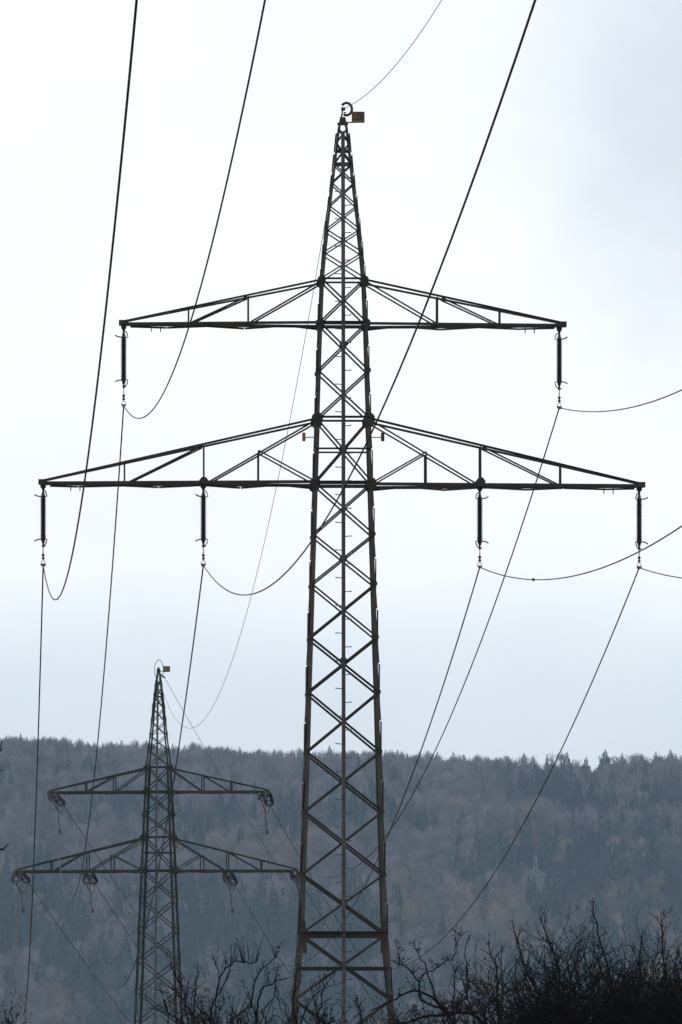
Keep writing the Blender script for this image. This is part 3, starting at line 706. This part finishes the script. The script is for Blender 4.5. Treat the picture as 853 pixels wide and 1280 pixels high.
# ------------------------------------------------------------------ shrubs in front
class Shrub:
    def __init__(s, name, label, base_u, D, seed, cat='shrub', mat_=M_bark, group=None):
        s.D = D; s.r = random.Random(seed); X = (base_u - U0) / F * D; s.bp = V((X, D, g(X, D)))
        s.root = tag(empty(name, s.bp), label, cat, group); s.br = MB(); s.tw = MB(); s.mat = mat_
    def tube(s, pts, r0, r1, thick):
        r0 *= .8; r1 *= .85; n = len(pts); rs = [r0 + (r1 - r0) * i / (n - 1) for i in range(n)]
        (s.br if thick else s.tw).tube([p - s.bp for p in pts], rs, 5 if thick else 3, caps=thick)
    def grow(s, p, d, l, r0, lev, thick=False, up=.08, wig=.11, den=1., spur=True):
        r = s.r; n = max(3, int(l / .05)) if lev > 0 else max(4, int(l / .08)); n = min(n, 12)
        pts = [p]; d = d.normalized()
        for i in range(n):
            d = (d + V((r.gauss(0, wig), r.gauss(0, wig), r.gauss(0, wig) + up))).normalized()
            pts.append(pts[-1] + d * (l / n))
            if lev < 3 and i > 0 and r.random() < (.62, .55, .4)[lev] * den:
                a = r.uniform(0, 6.28); q = d.orthogonal().normalized(); q.rotate(Matrix.Rotation(a, 3, d))
                nd = d * r.uniform(.5, 1.) + q * r.uniform(.45, 1.)
                s.grow(pts[-1], nd, l * r.uniform(.25, .6), max(.0016, r0 * .62), lev + 1, False, up, wig, den, spur)
            elif spur and lev > 0 and r.random() < .5:   # buds and short spurs
                q = V((r.gauss(0, 1), r.gauss(0, 1), r.gauss(0, 1))).normalized() * r.uniform(.008, .03)
                s.tube([pts[-1], pts[-1] + q], .0035, .0025, False)
        s.tube(pts, r0, max(.0012, r0 * .35), thick)
    def stem(s, tgt, r0=.014, bare=.55, lev0=0, den=1., ln=.45, up=.1):
        """main stem from the ground to a target, side shoots over its upper part"""
        r = s.r; A = s.bp + V((r.gauss(0, .35), r.gauss(0, .3), -.1)); B = tgt
        C = V((A.x + (B.x - A.x) * r.uniform(.1, .6) + r.gauss(0, .1), A.y + (B.y - A.y) * .4, A.z + (B.z - A.z) * r.uniform(.55, .85)))
        pts = []; n = 16
        for i in range(n + 1):
            t = i / n; p = A * (1 - t) ** 2 + C * 2 * t * (1 - t) + B * t * t
            p += V((r.gauss(0, .012), r.gauss(0, .012), 0)); pts.append(p)
        s.tube(pts, r0, .0028, True)
        for i in range(int(n * bare), n + 1):
            d = (pts[min(i + 1, n)] - pts[i - 1]).normalized()
            for q in range(2):
                if r.random() < .62 * den:
                    v_ = V((r.gauss(0, 1), r.gauss(0, .8), r.gauss(0, .5))).normalized()
                    s.grow(pts[i], d * .7 + v_ * .8, ln * r.uniform(.4, 1.) * (1.25 - i / n * .6), .0052, 1, False, up, den=den)
    def guide(s, uv, r0, r1, shoots=0, sl=.15, dj=0, up=1., spread=.4, lev=2, thick=True, Doff=0):
        """a branch along a hand-drawn line, with shoots along it"""
        r = s.r; P_ = [P(u, v, s.D + Doff + dj * (i / len(uv))) for i, (u, v) in enumerate(uv)]
        pts = []
        for i in range(len(P_) - 1):
            p0, p1, p2, p3 = P_[max(i - 1, 0)], P_[i], P_[i + 1], P_[min(i + 2, len(P_) - 1)]
            for t in (0, .33, .67):
                pts.append(.5 * ((2 * p1) + (-p0 + p2) * t + (2 * p0 - 5 * p1 + 4 * p2 - p3) * t * t + (-p0 + 3 * p1 - 3 * p2 + p3) * t ** 3) + V((r.gauss(0, .005), 0, r.gauss(0, .005))))
        pts.append(P_[-1]); s.tube(pts, r0, r1, thick)
        for k in range(shoots):
            t = r.random() ** .8 * (len(pts) - 2); i = int(t); p = pts[i].lerp(pts[i + 1], t - i)
            s.grow(p, V((r.gauss(0, spread), r.gauss(0, spread), up)), sl * r.uniform(.4, 1.2), .0034, lev, False, .12)
    def done(s):
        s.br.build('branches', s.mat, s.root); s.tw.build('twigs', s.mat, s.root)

def fill(S, env, n, pw=1.6, dd=1.2, r0=.016, den=1., ln=.45, vmax=1310, up=.1, bare=.6):
    us = [a for a, b in env]
    for k in range(n):
        u = S.r.uniform(us[0], us[-1]); vt = float(np.interp(u, us, [b for a, b in env]))
        v = vt + 6 + (vmax - vt) * S.r.random() ** pw
        S.stem(P(u, v + 4, S.D + S.r.uniform(-dd, dd)), r0 * S.r.uniform(.6, 1.3), bare, den=den, ln=ln, up=up)

# arching shrub between the pylons
A_ = Shrub('bare_shrub', 'bare shrub with arching branches and upright shoots between the two pylons', 285, 62, 3, group='bare shrubs along the bottom')
fill(A_, [(208, 1235), (222, 1215), (240, 1238), (262, 1225), (290, 1222), (315, 1230), (335, 1222), (350, 1225), (368, 1235)], 80, 1.0, den=.75, ln=.34, up=.13)
A_.guide([(262, 1330), (262, 1290), (266, 1256), (276, 1222), (289, 1205), (304, 1202), (318, 1204), (325, 1192)], .010, .004, 34, .17, spread=.16, lev=3, up=.9)
A_.guide([(276, 1224), (270, 1206), (265, 1196)], .006, .003, 4, .07)
A_.guide([(274, 1240), (287, 1222), (288, 1206), (296, 1178)], .006, .002, 6, .06)
A_.guide([(316, 1330), (320, 1280), (322, 1252), (331, 1234), (345, 1227), (362, 1222)], .012, .004, 14, .14)
A_.guide([(314, 1262), (318, 1235), (324, 1215), (337, 1202), (347, 1195)], .009, .003, 12, .10)
A_.guide([(232, 1330), (236, 1290), (232, 1250), (222, 1225), (212, 1206)], .010, .003, 14, .14)
A_.guide([(240, 1300), (243, 1260), (246, 1225), (247, 1200)], .008, .002, 10, .1)
A_.done()
B_ = Shrub('bare_shrub', 'low sparse bare shrub in front of the near pylon\'s feet', 415, 62, 5, group='bare shrubs along the bottom')
fill(B_, [(355, 1245), (372, 1232), (392, 1240), (410, 1252), (440, 1258), (470, 1255), (500, 1262)], 64, 1.0, den=.8, ln=.30, up=.12)
B_.guide([(360, 1330), (372, 1290), (385, 1255), (400, 1238), (432, 1227)], .010, .002, 16, .13)
B_.guide([(372, 1290), (366, 1250), (376, 1228), (375, 1210)], .008, .002, 10, .10)
B_.guide([(395, 1300), (399, 1265), (405, 1235), (422, 1215)], .007, .002, 10, .10)
B_.done()
C_ = Shrub('hawthorn_bush', 'knotty bush with spurred crooked branches just right of the near pylon', 545, 60, 9, mat_=M_bark, group='bare shrubs along the bottom')
C_.guide([(585, 1330), (560, 1268), (545, 1258), (528, 1250), (524, 1228), (513, 1214), (500, 1206), (489, 1201)], .012, .004, 30, .07, spread=.8, up=.6)
C_.guide([(501, 1206), (499, 1192), (496, 1184), (496.5, 1176)], .005, .0025, 6, .04, spread=.8)
C_.guide([(524, 1228), (531, 1218), (545, 1211), (556, 1203), (567, 1196), (572, 1180), (577, 1163)], .006, .003, 26, .06, spread=.8, up=.6)
C_.guide([(552, 1262), (541, 1232), (530, 1205), (522, 1190), (516, 1177)], .009, .0025, 12, .06, spread=.7)
C_.guide([(572, 1192), (570, 1175), (566, 1160)], .004, .002, 3, .05)
C_.guide([(584, 1250), (585, 1215), (582, 1185), (589, 1165)], .007, .0025, 10, .07)
C_.guide([(640, 1330), (600, 1274), (570, 1266), (540, 1270), (505, 1279), (470, 1290)], .015, .008, 80, .12, spread=.7, up=.6)
C_.guide([(560, 1262), (530, 1240), (512, 1240), (495, 1249), (478, 1258), (462, 1264)], .012, .004, 18, .09, spread=.7, up=.6)
C_.guide([(566, 1262), (569, 1225), (566, 1205)], .007, .002, 9, .09)
C_.guide([(596, 1280), (580, 1232), (573, 1212)], .007, .002, 9, .09)
C_.guide([(456, 1290), (450, 1265), (446, 1250)], .008, .003, 10, .08)
fill(C_, [(500, 1262), (530, 1255), (555, 1240), (585, 1225), (610, 1235)], 60, .9, den=1., ln=.26, up=.09)
C_.done()
Dd = Shrub('bare_thicket', 'big dense black thicket of bare branches filling the lower right', 760, 68, 13, group='bare shrubs along the bottom')
envD = [(585, 1258), (600, 1226), (620, 1202), (640, 1186), (655, 1176), (675, 1170), (700, 1168), (725, 1172), (745, 1176), (765, 1186), (785, 1184), (800, 1174), (820, 1166), (840, 1166), (870, 1170), (930, 1178)]
fill(Dd, [(640, 1250), (700, 1238), (930, 1225)], 260, 1., 3., .045, 1.0, .3, bare=.5)
fill(Dd, envD, 240, 1.1, 2.5, .018, .85, .5)
fill(Dd, [(640, 1235), (680, 1222), (760, 1212), (860, 1205), (930, 1205)], 420, 1., 3.0, .028, 1.0, .34, bare=.5)
Dd.guide([(775, 1290), (765, 1230), (752, 1185), (745, 1155), (742, 1138), (741, 1121)], .013, .0035, 12, .06, spread=.9, up=.4)
Dd.guide([(742, 1134), (739, 1129)], .004, .003)
Dd.guide([(700, 1280), (672, 1240), (655, 1205), (648, 1180), (643, 1164)], .014, .003, 24, .16)
Dd.guide([(690, 1290), (700, 1230), (692, 1190), (680, 1160), (676, 1148)], .014, .003, 24, .16)
Dd.guide([(612, 1320), (605, 1270), (622, 1246), (655, 1236), (700, 1250)], .011, .006, 40, .18)
Dd.guide([(640, 1330), (625, 1280), (622, 1230), (618, 1200), (600, 1186)], .014, .003, 22, .16)
Dd.guide([(628, 1300), (627, 1240), (627, 1200), (628, 1180)], .008, .002, 10, .1)
Dd.guide([(840, 1300), (832, 1230), (828, 1180), (826, 1142)], .014, .003, 30, .18)
Dd.guide([(790, 1300), (800, 1230), (800, 1190), (803, 1160)], .012, .003, 24, .16)
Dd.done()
Ed = Shrub('thorny_bush', 'small dense twiggy bush in the bottom left corner', -14, 66, 17, group='bare shrubs along the bottom')
fill(Ed, [(-60, 1225), (-20, 1235), (0, 1254), (8, 1264), (16, 1280)], 46, .7, 1., .014, 1., .35)
Ed.guide([(2, 1330), (12, 1290), (22, 1272), (26, 1264)], .006, .002, 8, .12)
Ed.done()
Fd = Shrub('overhanging_tree', 'bare twigs of a tree reaching in at the left edge', -230, 55, 19, 'tree')
Fd.guide([(-230, 1800), (-225, 1400), (-215, 1150), (-200, 950), (-190, 800)], .09, .02, 0)
Fd.guide([(-222, 1250), (-160, 1120), (-80, 1078), (-30, 1066), (0, 1061.5), (6, 1059), (11, 1055)], .02, .0035, 0)
Fd.guide([(-210, 1080), (-150, 990), (-80, 955), (-30, 948), (-8, 943), (0.5, 938), (2.2, 930), (0, 922)], .02, .002, 0)
Fd.guide([(-12, 966), (-4, 963), (4, 961.5)], .004, .003, 0)
Fd.guide([(-80, 955), (-40, 962), (-12, 966)], .008, .004, 0)
for q in range(7):
    z_ = 820 + q * 90
    Fd.guide([(-215 + q * 2, z_ + 120), (-180, z_ + 40), (-130, z_)], .02, .005, 8, .3, spread=.8)
    Fd.guide([(-215 + q * 2, z_ + 90), (-270, z_ + 20), (-330, z_ - 30)], .02, .005, 8, .3, spread=.8)
Fd.done()

# ------------------------------------------------------------------ haze
hm = bpy.data.materials.new('haze'); hm.use_nodes = True; ht = hm.node_tree; ht.nodes.clear()
ho = ht.nodes.new('ShaderNodeOutputMaterial'); hv = ht.nodes.new('ShaderNodeVolumePrincipled')
hv.inputs['Density'].default_value = 6.2e-5; hv.inputs['Color'].default_value = (.55, .76, 1.0, 1); hv.inputs['Anisotropy'].default_value = 0
ht.links.new(hv.outputs[0], ho.inputs['Volume'])
mb = MB().box((0, 2200, (210 - 40) / 2), (14400, 6200, 250))
tag(mb.build('haze', hm), 'thin pale blue winter haze', kind='stuff')
